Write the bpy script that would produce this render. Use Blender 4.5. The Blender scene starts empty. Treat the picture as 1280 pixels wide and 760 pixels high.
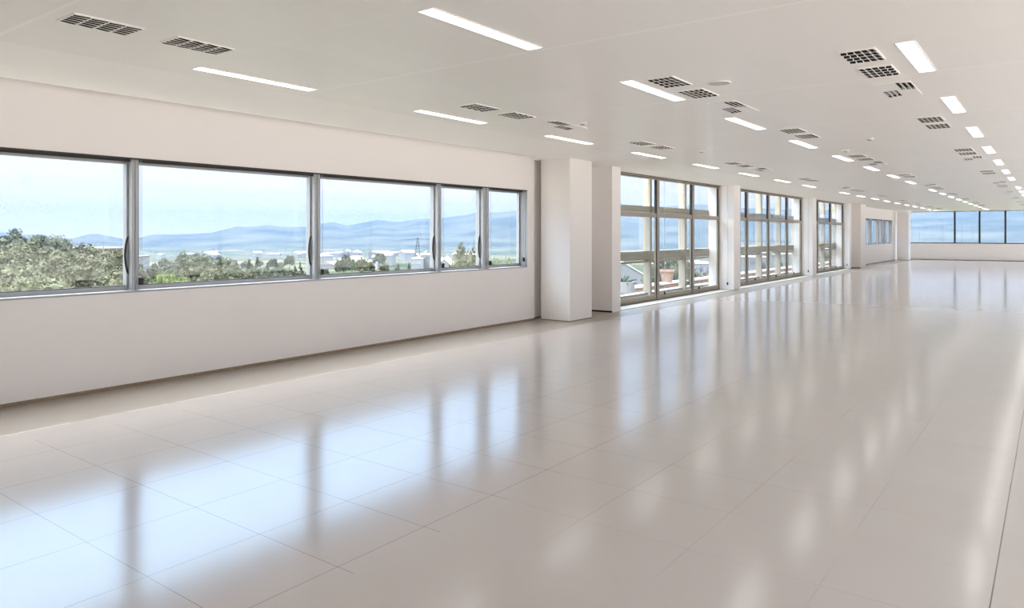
import bpy, bmesh, math, random
from mathutils import Vector, Matrix, noise
random.seed(7)
C = bpy.context.scene.collection
sc = bpy.context.scene
PI = math.pi

# ------------------------------------------------------------------ camera, world, sun, exposure
CX, HY, FPX = 587.0, 292.0, 920.45
YAW = math.atan2(1318 - CX, FPX)
EYE = 1.55
cam = bpy.data.cameras.new('camera'); camo = bpy.data.objects.new('camera', cam); C.objects.link(camo)
camo.location = (0, 0, EYE); camo.rotation_euler = (PI/2, 0, YAW)
cam.sensor_fit = 'HORIZONTAL'; cam.sensor_width = 36
cam.lens = FPX/1280*36
cam.shift_x = (640-CX)/1280; cam.shift_y = -(380-HY)/1280
cam.clip_start = .05; cam.clip_end = 30000
sc.camera = camo
vs = sc.view_settings
vs.view_transform = 'Standard'; vs.look = 'None'; vs.gamma = 1; vs.use_curve_mapping = False
vs.exposure = 0.84
LAMP = 2.8
SKY = 9.0
SUN = 2.1

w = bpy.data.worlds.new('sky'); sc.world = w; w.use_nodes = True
nt = w.node_tree; nt.nodes.clear()
out = nt.nodes.new('ShaderNodeOutputWorld'); bg = nt.nodes.new('ShaderNodeBackground')
tc = nt.nodes.new('ShaderNodeTexCoord'); sp = nt.nodes.new('ShaderNodeSeparateXYZ'); cr = nt.nodes.new('ShaderNodeValToRGB')
nt.links.new(tc.outputs['Generated'], sp.inputs[0]); mz = nt.nodes.new('ShaderNodeMath'); mz.operation = 'MULTIPLY_ADD'; mz.inputs[1].default_value = .5; mz.inputs[2].default_value = .5
nt.links.new(sp.outputs['Z'], mz.inputs[0]); nt.links.new(mz.outputs[0], cr.inputs[0])
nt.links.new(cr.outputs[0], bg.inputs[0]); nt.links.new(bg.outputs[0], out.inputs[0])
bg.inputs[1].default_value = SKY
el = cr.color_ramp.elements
SKYCOL = [(-1.0, (2.9, 2.6, 2.3)), (-.03, (2.8, 2.55, 2.3)), (-.005, (1.04, .97, .90)), (.05, (.81, .79, .81)), (.155, (.53, .58, .70)), (.27, (1.1, 1.55, 2.2)), (.45, (2.0, 2.8, 3.8)), (.7, (7.4, 7.5, 7.8)), (1.0, (8.4, 8.4, 8.6))]  # overhead and below-horizon colours carry added brightness to light the room
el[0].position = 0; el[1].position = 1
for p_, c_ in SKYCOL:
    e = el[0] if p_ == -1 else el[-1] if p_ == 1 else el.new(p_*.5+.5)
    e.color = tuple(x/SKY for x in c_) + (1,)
sl = bpy.data.lights.new('sun', 'SUN'); so = bpy.data.objects.new('sun', sl); C.objects.link(so)
sl.energy = SUN; sl.angle = .01; sl.color = (1, .95, .86)
so.rotation_euler = Vector((-.03, -.75, .66)).to_track_quat('Z', 'Y').to_euler()
try:
    cy = sc.cycles
    cy.use_denoising = True
    cy.max_bounces = 14; cy.diffuse_bounces = 8; cy.glossy_bounces = 6; cy.transmission_bounces = 8
    cy.transparent_max_bounces = 16; cy.volume_bounces = 0
    cy.caustics_reflective = False; cy.caustics_refractive = False
    cy.sample_clamp_indirect = 6
except Exception:
    pass

# ------------------------------------------------------------------ helpers
def at(u, v, d):
    """a point of the place seen at pixel u, v and forward distance d"""
    r = (u-CX)*d/FPX
    s, c = math.sin(YAW), math.cos(YAW)
    return Vector((r*c - d*s, r*s + d*c, EYE - (v-HY)*d/FPX))

def mat(name, col, rough=.6, spec=.5, metal=0, ior=1.5, bump=0, bscale=40, var=0, vscale=3):
    m = bpy.data.materials.new(name); m.use_nodes = True
    n = m.node_tree; b = n.nodes['Principled BSDF']
    b.inputs['Base Color'].default_value = (*col, 1); b.inputs['Roughness'].default_value = rough
    b.inputs['Metallic'].default_value = metal; b.inputs['IOR'].default_value = ior
    b.inputs['Specular IOR Level'].default_value = spec
    if var or bump:
        t = n.nodes.new('ShaderNodeTexCoord')
    if var:
        no = n.nodes.new('ShaderNodeTexNoise'); no.inputs['Scale'].default_value = vscale; no.inputs['Detail'].default_value = 5
        mx = n.nodes.new('ShaderNodeMixRGB')
        mx.inputs[1].default_value = tuple(max(0, c*(1-var)) for c in col) + (1,)
        mx.inputs[2].default_value = tuple(min(1, c*(1+var)) for c in col) + (1,)
        n.links.new(t.outputs['Object'], no.inputs['Vector']); n.links.new(no.outputs['Fac'], mx.inputs[0])
        n.links.new(mx.outputs[0], b.inputs['Base Color'])
    if bump:
        no = n.nodes.new('ShaderNodeTexNoise'); no.inputs['Scale'].default_value = bscale
        bp = n.nodes.new('ShaderNodeBump'); bp.inputs['Strength'].default_value = bump; bp.inputs['Distance'].default_value = .002
        n.links.new(t.outputs['Object'], no.inputs['Vector']); n.links.new(no.outputs['Fac'], bp.inputs['Height'])
        n.links.new(bp.outputs[0], b.inputs['Normal'])
    return m

class MB:
    def __init__(s): s.bm = bmesh.new()
    def box(s, x0, x1, y0, y1, z0, z1):
        bm = s.bm
        v = [bm.verts.new(p) for p in ((x0,y0,z0),(x1,y0,z0),(x1,y1,z0),(x0,y1,z0),(x0,y0,z1),(x1,y0,z1),(x1,y1,z1),(x0,y1,z1))]
        for f in ((3,2,1,0),(4,5,6,7),(0,1,5,4),(1,2,6,5),(2,3,7,6),(3,0,4,7)): bm.faces.new([v[i] for i in f])
        return s
    def prism(s, pts, h, ax=2):
        """extrude a closed 3-D outline by vector h"""
        bm = s.bm; h = Vector(h)
        a = [bm.verts.new(p) for p in pts]; b = [bm.verts.new(Vector(p)+h) for p in pts]
        n = len(a)
        bm.faces.new(a); bm.faces.new(b[::-1])
        for i in range(n): bm.faces.new((a[i], b[i], b[(i+1)%n], a[(i+1)%n])[::-1])
        return s
    def tube(s, pts, r, seg=8, cap=True):
        bm = s.bm; pts = [Vector(p) for p in pts]; rings = []
        rs = r if isinstance(r, (list, tuple)) else [r]*len(pts)
        for i, p in enumerate(pts):
            d = (pts[min(i+1, len(pts)-1)] - pts[max(i-1, 0)]).normalized()
            up = Vector((0,0,1)) if abs(d.z) < .95 else Vector((1,0,0))
            a = d.cross(up).normalized(); b = d.cross(a)
            rings.append([bm.verts.new(p + rs[i]*(math.cos(t)*a + math.sin(t)*b)) for t in (2*PI*k/seg for k in range(seg))])
        for A, B in zip(rings, rings[1:]):
            for k in range(seg): bm.faces.new((A[k], A[(k+1)%seg], B[(k+1)%seg], B[k]))
        if cap:
            bm.faces.new(rings[0][::-1]); bm.faces.new(rings[-1])
        return s
    def lathe(s, c, prof, seg=24):
        bm = s.bm; c = Vector(c); rings = []
        for r, z in prof:
            rings.append([bm.verts.new(c + Vector((r*math.cos(2*PI*k/seg), r*math.sin(2*PI*k/seg), z))) for k in range(seg)])
        for A, B in zip(rings, rings[1:]):
            for k in range(seg): bm.faces.new((A[k], A[(k+1)%seg], B[(k+1)%seg], B[k]))
        bm.faces.new(rings[0]); bm.faces.new(rings[-1])
        return s
    def build(s, name, m, parent=None, smooth=False, bevel=0):
        bmesh.ops.recalc_face_normals(s.bm, faces=s.bm.faces)
        if bevel: bmesh.ops.bevel(s.bm, geom=list(s.bm.edges), offset=bevel, segments=2, affect='EDGES', profile=.7)
        me = bpy.data.meshes.new(name); s.bm.to_mesh(me); s.bm.free()
        if smooth:
            for p in me.polygons: p.use_smooth = True
        me.materials.append(m)
        o = bpy.data.objects.new(name, me); C.objects.link(o)
        if parent: o.parent = parent
        return o

def tag(o, label=None, cat=None, group=None, kind=None):
    if label: o['label'] = label
    if cat: o['category'] = cat
    if group: o['group'] = group
    if kind: o['kind'] = kind
    return o
def empty(name, loc=(0,0,0), rz=0):
    o = bpy.data.objects.new(name, None); C.objects.link(o); o.location = loc; o.rotation_euler = (0,0,rz)
    o.empty_display_size = .1
    return o
def dup(root, loc, rz=None, scale=None):
    r = root.copy(); C.objects.link(r); r.location = loc
    if rz is not None: r.rotation_euler = (0,0,rz)
    if scale is not None: r.scale = scale
    for ch in list(root.children):
        c = ch.copy(); C.objects.link(c); c.parent = r
        for g in list(ch.children):
            d = g.copy(); C.objects.link(d); d.parent = c
    return r
ORD = 'first second third fourth fifth sixth seventh eighth ninth tenth eleventh twelfth thirteenth fourteenth fifteenth sixteenth seventeenth eighteenth nineteenth twentieth'.split()

# ------------------------------------------------------------------ materials
M = {}
M['wall'] = mat('wall_paint', (.87, .84, .83), .55, .3, bump=.05, bscale=60)
M['plaster'] = mat('plaster_band', (.94, .925, .905), .6, .3)
M['column'] = mat('column_paint', (.85, .825, .81), .5, .35)
M['skirt'] = mat('skirting', (.30, .235, .16), .7, .2, var=.3, vscale=25)
M['black'] = mat('black_plastic', (.012, .012, .013), .45, .4)
M['dark'] = mat('dark_gap', (.02, .018, .016), .9, .1)
M['alu'] = mat('anodised_aluminium', (.36, .37, .38), .38, .5, metal=.35)
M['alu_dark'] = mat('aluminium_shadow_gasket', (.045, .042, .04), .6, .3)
M['bronze'] = mat('bronze_aluminium', (.33, .285, .245), .42, .5, metal=.25)
M['plate'] = mat('white_metal_plate', (.84, .82, .79), .4, .4)
M['lamp_trim'] = mat('lamp_trim', (.88, .87, .85), .4, .4)
M['thresh'] = mat('threshold_metal', (.62, .60, .57), .45, .4)
M['facade'] = mat('facade_concrete', (.36, .33, .275), .8, .2, var=.08, vscale=2)
M['ledge'] = mat('white_ledge', (.34, .335, .325), .7, .2)
M['whitewall'] = mat('white_render', (.13, .14, .15), .85, .2, var=.04)
M['greywall'] = mat('grey_render', (.16, .17, .185), .85, .2, var=.05)
M['tan'] = mat('tan_render', (.22, .18, .14), .85, .2, var=.08)
M['roof'] = mat('pale_roof', (.19, .175, .16), .85, .2, var=.08)
M['terracotta'] = mat('terracotta', (.20, .135, .105), .85, .2, var=.15, vscale=6)
M['steel'] = mat('galvanised_steel', (.42, .44, .47), .6, .3)
M['pylon'] = mat('weathered_steel', (.05, .055, .065), .7, .2)
M['bark'] = mat('bark', (.16, .12, .09), .9, .1, var=.3, vscale=4)
M['winglass'] = mat('dark_window_glass', (.08, .10, .13), .15, .6)

def leafmat(name, a, b):
    m = mat(name, a, .85, .15)
    n = m.node_tree; bs = n.nodes['Principled BSDF']
    t = n.nodes.new('ShaderNodeTexCoord'); no = n.nodes.new('ShaderNodeTexNoise'); no.inputs['Scale'].default_value = 1.4; no.inputs['Detail'].default_value = 6
    cr = n.nodes.new('ShaderNodeValToRGB'); cr.color_ramp.elements[0].position = .35; cr.color_ramp.elements[1].position = .65
    cr.color_ramp.elements[0].color = (*a, 1); cr.color_ramp.elements[1].color = (*b, 1)
    n.links.new(t.outputs['Object'], no.inputs['Vector']); n.links.new(no.outputs['Fac'], cr.inputs[0]); n.links.new(cr.outputs[0], bs.inputs['Base Color'])
    return m
M['leaf_olive'] = leafmat('olive_leaves', (.032, .036, .021), (.105, .108, .068))
M['leaf_grey'] = leafmat('grey_green_leaves', (.026, .034, .024), (.082, .092, .064))
M['leaf_bright'] = leafmat('bright_green_leaves', (.06, .08, .028), (.16, .19, .08))
M['leaf_dark'] = leafmat('dark_conifer_leaves', (.017, .028, .02), (.045, .062, .041))

def emis(name, col, s):
    m = bpy.data.materials.new(name); m.use_nodes = True; n = m.node_tree; n.nodes.clear()
    o = n.nodes.new('ShaderNodeOutputMaterial'); e = n.nodes.new('ShaderNodeEmission')
    e.inputs[0].default_value = (*col, 1); e.inputs[1].default_value = s; n.links.new(e.outputs[0], o.inputs[0])
    return m
M['lamp'] = emis('lamp_light', (1, .97, .93), LAMP)

def nmath(n, op, a, b=None):
    k = n.nodes.new('ShaderNodeMath'); k.operation = op
    for i, x in enumerate((a, b)):
        if x is None: continue
        if isinstance(x, (int, float)): k.inputs[i].default_value = x
        else: n.links.new(x, k.inputs[i])
    return k.outputs[0]
def joint(n, src, off, pitch, half):
    """1 on a joint line, 0 elsewhere"""
    a = nmath(n, 'DIVIDE', nmath(n, 'SUBTRACT', src, off), pitch)
    fr = nmath(n, 'FRACT', nmath(n, 'ADD', a, 1000.5))
    d = nmath(n, 'ABSOLUTE', nmath(n, 'SUBTRACT', fr, .5))
    return nmath(n, 'LESS_THAN', d, half/pitch)

def glass():
    m = bpy.data.materials.new('window_glass'); m.use_nodes = True; n = m.node_tree; n.nodes.clear()
    o = n.nodes.new('ShaderNodeOutputMaterial'); t = n.nodes.new('ShaderNodeBsdfTransparent'); g = n.nodes.new('ShaderNodeBsdfGlossy')
    t.inputs[0].default_value = (.97, .985, .98, 1); g.inputs['Roughness'].default_value = 0.0
    f = n.nodes.new('ShaderNodeLayerWeight'); f.inputs[0].default_value = .5
    f_ = nmath(n, 'ADD', nmath(n, 'MULTIPLY', nmath(n, 'POWER', f.outputs['Facing'], 5), .55), .025)
    mx = n.nodes.new('ShaderNodeMixShader'); n.links.new(f_, mx.inputs[0]); n.links.new(t.outputs[0], mx.inputs[1]); n.links.new(g.outputs[0], mx.inputs[2])
    n.links.new(mx.outputs[0], o.inputs[0])
    return m
M['glass'] = glass()

def floor_mat():
    m = mat('polished_floor_tiles', (.56, .51, .47), .2, .5, ior=1.8)
    n = m.node_tree; b = n.nodes['Principled BSDF']
    t = n.nodes.new('ShaderNodeTexCoord'); s = n.nodes.new('ShaderNodeSeparateXYZ'); n.links.new(t.outputs['Object'], s.inputs[0])
    jx = joint(n, s.outputs['X'], -.21, .6, .0017); jy = joint(n, s.outputs['Y'], .5, .6, .0017)
    j = nmath(n, 'MAXIMUM', jx, jy)
    # some joints are tighter than others: uneven strength per stretch
    no = n.nodes.new('ShaderNodeTexNoise'); no.inputs['Scale'].default_value = .55; no.inputs['Detail'].default_value = 3
    n.links.new(t.outputs['Object'], no.inputs['Vector'])
    cr = n.nodes.new('ShaderNodeValToRGB'); cr.color_ramp.elements[0].position = .40; cr.color_ramp.elements[1].position = .62
    cr.color_ramp.elements[0].color = (.03,.03,.03,1); cr.color_ramp.elements[1].color = (.5,.5,.5,1)
    n.links.new(no.outputs['Fac'], cr.inputs[0])
    near = nmath(n, 'LESS_THAN', s.outputs['X'], -2.5)
    onewide = nmath(n, 'LESS_THAN', nmath(n, 'ABSOLUTE', nmath(n, 'ADD', s.outputs['X'], .21)), .003)
    tiled = nmath(n, 'GREATER_THAN', s.outputs['X'], -6.0)
    js = nmath(n, 'MULTIPLY', j, nmath(n, 'MULTIPLY', nmath(n, 'MAXIMUM', cr.outputs[0], nmath(n, 'MULTIPLY', near, .7)), tiled))
    js = nmath(n, 'MAXIMUM', js, nmath(n, 'MULTIPLY', onewide, .9))
    js = nmath(n, 'MULTIPLY', js, nmath(n, 'MINIMUM', 1.0, nmath(n, 'MAXIMUM', 0.0, nmath(n, 'DIVIDE', nmath(n, 'SUBTRACT', 11.0, s.outputs['Y']), 5.0))))   # joint lines fade out farther down the room
    # per tile tone and soft mottling
    cm = n.nodes.new('ShaderNodeCombineXYZ')
    n.links.new(nmath(n, 'FLOOR', nmath(n, 'DIVIDE', nmath(n, 'ADD', s.outputs['X'], .21), .6)), cm.inputs[0])
    n.links.new(nmath(n, 'FLOOR', nmath(n, 'DIVIDE', nmath(n, 'SUBTRACT', s.outputs['Y'], .5), .6)), cm.inputs[1])
    wn = n.nodes.new('ShaderNodeTexWhiteNoise'); wn.noise_dimensions = '2D'; n.links.new(cm.outputs[0], wn.inputs['Vector'])
    n2 = n.nodes.new('ShaderNodeTexNoise'); n2.inputs['Scale'].default_value = 2.2; n2.inputs['Detail'].default_value = 3; n.links.new(t.outputs['Object'], n2.inputs['Vector'])
    tone = nmath(n, 'ADD', nmath(n, 'MULTIPLY', wn.outputs['Value'], .25), nmath(n, 'MULTIPLY', n2.outputs['Fac'], .7))
    # tile tone and mottling even out towards the far end
    fade = nmath(n, 'MINIMUM', 1.0, nmath(n, 'MAXIMUM', 0.0, nmath(n, 'DIVIDE', nmath(n, 'SUBTRACT', 34.0, s.outputs['Y']), 30.0)))
    tone = nmath(n, 'ADD', nmath(n, 'MULTIPLY', nmath(n, 'SUBTRACT', tone, .5), fade), .5)
    mx = n.nodes.new('ShaderNodeMixRGB'); n.links.new(tone, mx.inputs[0])
    mx.inputs[1].default_value = (.487, .438, .405, 1); mx.inputs[2].default_value = (.517, .467, .435, 1)
    # unsealed border strip along the window wall
    bord = nmath(n, 'LESS_THAN', s.outputs['X'], -6.315)
    m0 = n.nodes.new('ShaderNodeMixRGB'); n.links.new(nmath(n, 'MULTIPLY', bord, .9), m0.inputs[0]); n.links.new(mx.outputs[0], m0.inputs[1]); m0.inputs[2].default_value = (.30, .265, .225, 1)
    m1 = n.nodes.new('ShaderNodeMixRGB'); n.links.new(js, m1.inputs[0]); n.links.new(m0.outputs[0], m1.inputs[1]); m1.inputs[2].default_value = (.10, .09, .085, 1)
    # open joint along the border, its bright reflection painted as pale colour
    wl = nmath(n, 'LESS_THAN', nmath(n, 'ABSOLUTE', nmath(n, 'ADD', s.outputs['X'], 6.312)), .007)
    wl = nmath(n, 'MULTIPLY', wl, nmath(n, 'LESS_THAN', s.outputs['Y'], 7.3))
    wl = nmath(n, 'MULTIPLY', wl, nmath(n, 'GREATER_THAN', nmath(n, 'ABSOLUTE', nmath(n, 'SUBTRACT', s.outputs['Y'], 2.79)), .11))
    m2 = n.nodes.new('ShaderNodeMixRGB'); n.links.new(wl, m2.inputs[0]); n.links.new(m1.outputs[0], m2.inputs[1]); m2.inputs[2].default_value = (.93, .90, .86, 1)
    n.links.new(m2.outputs[0], b.inputs['Base Color'])
    rr = nmath(n, 'ADD', nmath(n, 'MULTIPLY', nmath(n, 'MULTIPLY', n2.outputs['Fac'], fade), .02), .14)
    rr = nmath(n, 'ADD', rr, nmath(n, 'MULTIPLY', bord, .18))
    n.links.new(rr, b.inputs['Roughness'])
    return m
M['floor'] = floor_mat()

def ceil_mat():
    m = mat('metal_ceiling_panels', (.86, .84, .80), .3, .5, ior=1.5)
    n = m.node_tree; b = n.nodes['Principled BSDF']
    t = n.nodes.new('ShaderNodeTexCoord'); s = n.nodes.new('ShaderNodeSeparateXYZ'); n.links.new(t.outputs['Object'], s.inputs[0])
    major = joint(n, s.outputs['Y'], 4.48, 2.587, .014)
    minor = joint(n, s.outputs['Y'], 4.48, 1.2935, .007)
    xj = joint(n, s.outputs['X'], -.37, .3, .003)
    no = n.nodes.new('ShaderNodeTexNoise'); no.inputs['Scale'].default_value = .8; n.links.new(t.outputs['Object'], no.inputs['Vector'])
    k = nmath(n, 'MAXIMUM', nmath(n, 'MULTIPLY', major, .85), nmath(n, 'MULTIPLY', nmath(n, 'MAXIMUM', nmath(n, 'MULTIPLY', minor, .6), nmath(n, 'MULTIPLY', xj, .45)), no.outputs['Fac']))
    wn = n.nodes.new('ShaderNodeTexWhiteNoise'); wn.noise_dimensions = '2D'
    cm = n.nodes.new('ShaderNodeCombineXYZ')
    n.links.new(nmath(n, 'FLOOR', nmath(n, 'DIVIDE', nmath(n, 'ADD', s.outputs['X'], .37), .3)), cm.inputs[0])
    n.links.new(nmath(n, 'FLOOR', nmath(n, 'DIVIDE', nmath(n, 'SUBTRACT', s.outputs['Y'], 4.48), 1.2935)), cm.inputs[1])
    n.links.new(cm.outputs[0], wn.inputs['Vector'])
    mx = n.nodes.new('ShaderNodeMixRGB'); n.links.new(wn.outputs['Value'], mx.inputs[0])
    mx.inputs[1].default_value = (.87, .85, .825, 1); mx.inputs[2].default_value = (.89, .87, .845, 1)
    m1 = n.nodes.new('ShaderNodeMixRGB'); n.links.new(k, m1.inputs[0]); n.links.new(mx.outputs[0], m1.inputs[1]); m1.inputs[2].default_value = (.97, .96, .94, 1)
    n.links.new(m1.outputs[0], b.inputs['Base Color'])
    return m
M['ceiling'] = ceil_mat()

# ------------------------------------------------------------------ room shell
CEIL = 2.875
XW = -7.33          # window wall face
XR, YB, YF = 3.5, -3.0, 51.2
def structure(o, label=None): return tag(o, label, None, None, 'structure')
structure(MB().box(-7.62, XR+.2, YB-.2, YF+.3, -.3, 0).build('floor', M['floor']))
ce = MB()
ce.box(-5.68, XR+.2, YB-.2, YF+.3, CEIL, 3.3)
structure(ce.build('ceiling', M['ceiling']))
bd = MB()
bd.box(-6.98, -5.68, YB-.2, 11.1, CEIL, 3.3)
bd.box(-7.62, -5.68, 11.1, YF+.3, CEIL, 3.3)
bd.box(-7.62, -6.98, YB-.2, 11.1, 3.06, 3.3)
structure(bd.build('trim_1', M['plaster']), 'smooth white plaster band of the ceiling along the window side')

wl = MB()
XO = -7.54
def wbox(xf, y0, y1, z0=0.0, z1=CEIL): wl.box(XO, xf, y0, y1, z0, z1)
WA0, WA1, WZ0, WZ1 = -.6, 10.87, .967, 2.316
wbox(XW, YB, WA0, 0, 2.855); wbox(XW, WA0, WA1, 0, WZ0); wbox(XW, WA0, WA1, WZ1, 2.855); wbox(XW, WA1, 11.1, 0, 2.855)
wbox(XW-.012, YB, 11.1, 2.855, 3.06)
wbox(-7.41, 11.1, 13.06)
PIERS = [(13.06, 13.42, -6.80), (20.23, 20.75, -6.85), (28.70, 29.25, -6.88), (35.5, 35.85, -7.0)]
for a, b, x in PIERS: wbox(x, a, b)
wbox(-7.41, 35.85, 36.6); wbox(-6.77, 36.6, 37.7)
WB0, WB1, WBZ0, WBZ1 = 38.9, 48.4, 1.0, 2.3
wbox(XW, 37.7, WB0); wbox(XW, WB0, WB1, 0, WBZ0); wbox(XW, WB0, WB1, WBZ1, CEIL); wbox(XW, WB1, 49.3)
wbox(-7.41, 49.3, YF)
structure(wl.build('wall_left', M['wall']), 'off-white plastered window wall with projecting piers')
fw = MB()
FX0, FZ0, FZ1 = -7.0, .975, 2.855
fw.box(XO, XR, YF, YF+.28, 0, FZ0); fw.box(XO, FX0, YF, YF+.28, FZ0, FZ1); fw.box(XO, XR, YF, YF+.28, FZ1, CEIL)
structure(fw.build('wall_far', M['wall']), 'low off-white wall below the windows at the far end')
wr = MB(); wr.box(XR, XR+.2, YB, YF, 0, .35); wr.box(XR, XR+.2, YB, YF, 2.72, CEIL)  # openings added to let daylight in from the unseen side
for k in range(10): wr.box(XR, XR+.2, YB+5.9*k, YB+5.9*k+.5, .35, 2.72)
wr.box(XR, XR+.2, YF-.4, YF+.28, .35, 2.72)
structure(wr.build('wall_right', M['wall']), 'unseen right wall with openings added for daylight')
structure(MB().box(XO, XR+.2, YB-.2, YB, 0, 3.06).build('wall_back', M['wall']))
# skirting gap strips
sk = MB()
for x, a, b in ((XW, YB, 11.1), (-7.41, 11.1, 13.05), (XW, 37.7, 49.3)): sk.box(x, x+.006, a, b, 0, .032)
structure(sk.build('baseboard_left', M['skirt']))
sk = MB()
sk.box(-7.4, -6.80, 13.052, 13.06, 0, .028); sk.box(-7.4, -6.77, 36.592, 36.6, 0, .03)
for a, b, x in PIERS: sk.box(-7.2, x, a-.006 if a > 14 else a, a, 0, .012)
structure(sk.build('trim_2', M['dark']))
structure(MB().box(FX0-.4, XR, YF-.008, YF, 0, .03).build('baseboard_far', M['dark']))

# free-standing columns in front of the window wall
def column(x0, x1, y0, y1, label):
    r = empty('column', ((x0+x1)/2, (y0+y1)/2, 0))
    a, b = (x1-x0)/2, (y1-y0)/2
    MB().box(-a, a, -b, b, .016, CEIL+.0).build('shaft', M['column'], r, bevel=.004)
    MB().box(-a+.004, a-.004, -b+.004, b-.004, 0, .016).build('base_strip', M['skirt'], r)
    return tag(r, label, 'column')
column(-7.25, -6.65, 11.2, 11.98, 'large white rectangular column right of the long window strip')
column(-7.20, -6.62, 49.2, 50.0, 'white column in the far corner beside the end windows')

# ------------------------------------------------------------------ window strips
def handle_mesh(x, y, z):
    pts = []
    for i in range(9):
        t = i/8; pts.append((x, y - .028*math.sin(PI*t), z - .19 + .38*t))
    return MB().tube(pts, .011, 8)

def strip_window(name, label, XF, y0, y1, z0, z1, muls, handles):
    """horizontal aluminium ribbon window set in a wall parallel to y"""
    r = empty(name, (XF, y0, z0)); structure(r, label)
    def L(mb, n, m, **k):
        o = mb.build(n, m, None, **k); o.parent = r; o.matrix_parent_inverse = Matrix.Translation(r.location).inverted(); return o
    xo = XF-.20; xg = XF-.175
    f = MB()
    f.box(xo, XF-.145, y0, y1, z1-.05, z1-.002); f.box(xo, XF-.145, y0, y1, z0+.002, z0+.045)
    f.box(xo, XF-.145, y0, y0+.05, z0+.045, z1-.05); f.box(xo, XF-.145, y1-.04, y1, z0+.045, z1-.05)
    L(f, 'window_frame', M['alu'])
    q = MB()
    q.box(xo, XF-.004, y0, y1, z1-.003, z1-.0005)       # soffit lining, its shade put into the dark colour
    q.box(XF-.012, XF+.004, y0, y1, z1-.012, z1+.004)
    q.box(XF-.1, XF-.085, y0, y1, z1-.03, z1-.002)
    L(q, 'shaded_head_lining', M['alu_dark'])
    s = MB(); s.box(XF-.145, XF+.006, y0, y1, z0-.014, z0+.004)
    L(s, 'window_sill', M['alu'])
    j = MB(); j.box(XF-.145, XF+.004, y1-.006, y1-.0005, z0+.004, z1-.003); j.box(XF-.145, XF+.004, y0+.0005, y0+.006, z0+.004, z1-.003)
    for xx in (XF-.13, XF-.09, XF-.04): j.box(xx, xx+.012, y1-.018, y1-.006, z0+.004, z1-.003)
    L(j, 'jamb_lining', M['alu'])
    for (a, b) in muls:
        m = MB(); zz0, zz1 = z0+.004, z1-.004
        m.box(xg-.02, XF-.055, a, a+.45*(b-a), zz0, zz1)
        m.box(xg-.02, XF-.075, a+.45*(b-a), a+.53*(b-a), zz0, zz1)
        m.box(xg-.02, XF-.055, a+.53*(b-a), b, zz0, zz1)
        m.box(xg-.02, XF-.12, a-.02, b+.02, zz0, zz1)
        o = L(m, 'mullion', M['alu'])
        gk = MB(); gk.box(XF-.0745, XF-.0735, a+.45*(b-a)+.001, a+.53*(b-a)-.001, zz0+.01, zz1-.01); gk.box(XF-.12, XF-.06, b, b+.005, zz0, zz1)
        g = gk.build('gasket', M['alu_dark']); g.parent = o
    ys = [y0] + [t for ab in muls for t in ab] + [y1]
    for k in range(len(muls)+1):
        a, b = ys[2*k], ys[2*k+1]
        st = MB(); st.box(xg-.004, xg+.03, a, b, z0+.045, z0+.052)
        o = L(st, 'sash_rail', M['alu_dark'])
        p = MB(); p.box(xg-.003, xg+.003, a+.004, b-.004, z0+.02, z1-.03); L(p, 'pane', M['glass'])
        if k in handles: L(handle_mesh(XF-.125, b-.006, 1.33), 'handle', M['black'], smooth=True)
    return r
MA = [(3.745, 3.82), (6.12, 6.215), (8.515, 8.60), (9.66, 9.815)]
strip_window('window_1', 'long aluminium window strip with five panes in the left wall', XW, WA0, WA1, WZ0, WZ1, [(1.43, 1.51)]+MA, (1, 2, 3, 4))
strip_window('window_5', 'small window strip deep in the room beyond the glazed doors', XW, WB0, WB1, WBZ0, WBZ1, [(42.2, 42.7), (44.4, 44.8), (45.7, 45.95), (46.4, 46.7)], ())

# floor-to-ceiling glazing
def glazing(name, label, y0, y1, muls, XG=-7.25):
    r = empty(name, (XG, y0, 0)); structure(r, label)
    def L(mb, n, m, **k):
        o = mb.build(n, m, None, **k); o.parent = r; o.matrix_parent_inverse = Matrix.Translation(r.location).inverted(); return o
    xb = XG-.06; T0, T1 = 1.925, 2.025; R0 = .035
    f = MB()
    f.box(xb, XG, y0, y1, 2.80, CEIL-.001); f.box(xb, XG+.03, y0, y1, 2.845, CEIL-.001); f.box(xb, XG, y0, y1, 0.001, R0)
    f.box(xb, XG, y0, y0+.06, R0, 2.80); f.box(xb, XG, y1-.06, y1, R0, 2.80)
    L(f, 'door_frame', M['bronze'])
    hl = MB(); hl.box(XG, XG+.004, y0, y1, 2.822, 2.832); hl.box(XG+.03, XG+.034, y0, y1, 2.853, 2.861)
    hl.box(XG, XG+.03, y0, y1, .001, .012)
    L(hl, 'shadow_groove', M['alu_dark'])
    for c in muls:
        m = MB(); m.box(xb, XG+.012, c-.055, c+.065, R0, 2.80); o = L(m, 'mullion', M['bronze'])
        g = MB().box(xb, XG-.004, c-.068, c-.055, R0, 2.80).build('gasket', M['alu_dark']); g.parent = o
    edges = [y0+.06] + [t for c in muls for t in (c-.068, c+.065)] + [y1-.06]
    for k in range(len(muls)+1):
        a, b = edges[2*k], edges[2*k+1]
        t = MB(); t.box(xb+.004, XG-.004, a, b, T0, T1); L(t, 'transom', M['bronze'])
        s = MB(); s.box(xb+.008, XG-.008, a, b, R0+.006, .135); s.box(xb+.012, XG-.012, a, a+.03, .135, T0); s.box(xb+.012, XG-.012, b-.03, b, .135, T0)
        L(s, 'door_leaf_frame', M['facade'])
        g = MB(); g.box(xb+.01, XG-.01, b-.012, b, .05, 2.79); L(g, 'edge_gasket', M['alu_dark'])
        p = MB(); p.box(xb+.022, xb+.028, a+.01, b-.01, .12, T0+.01); L(p, 'lower_pane', M['glass'])
        p = MB(); p.box(xb+.022, xb+.028, a, b, T1-.01, 2.81); L(p, 'upper_pane', M['glass'])
    return r
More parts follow.
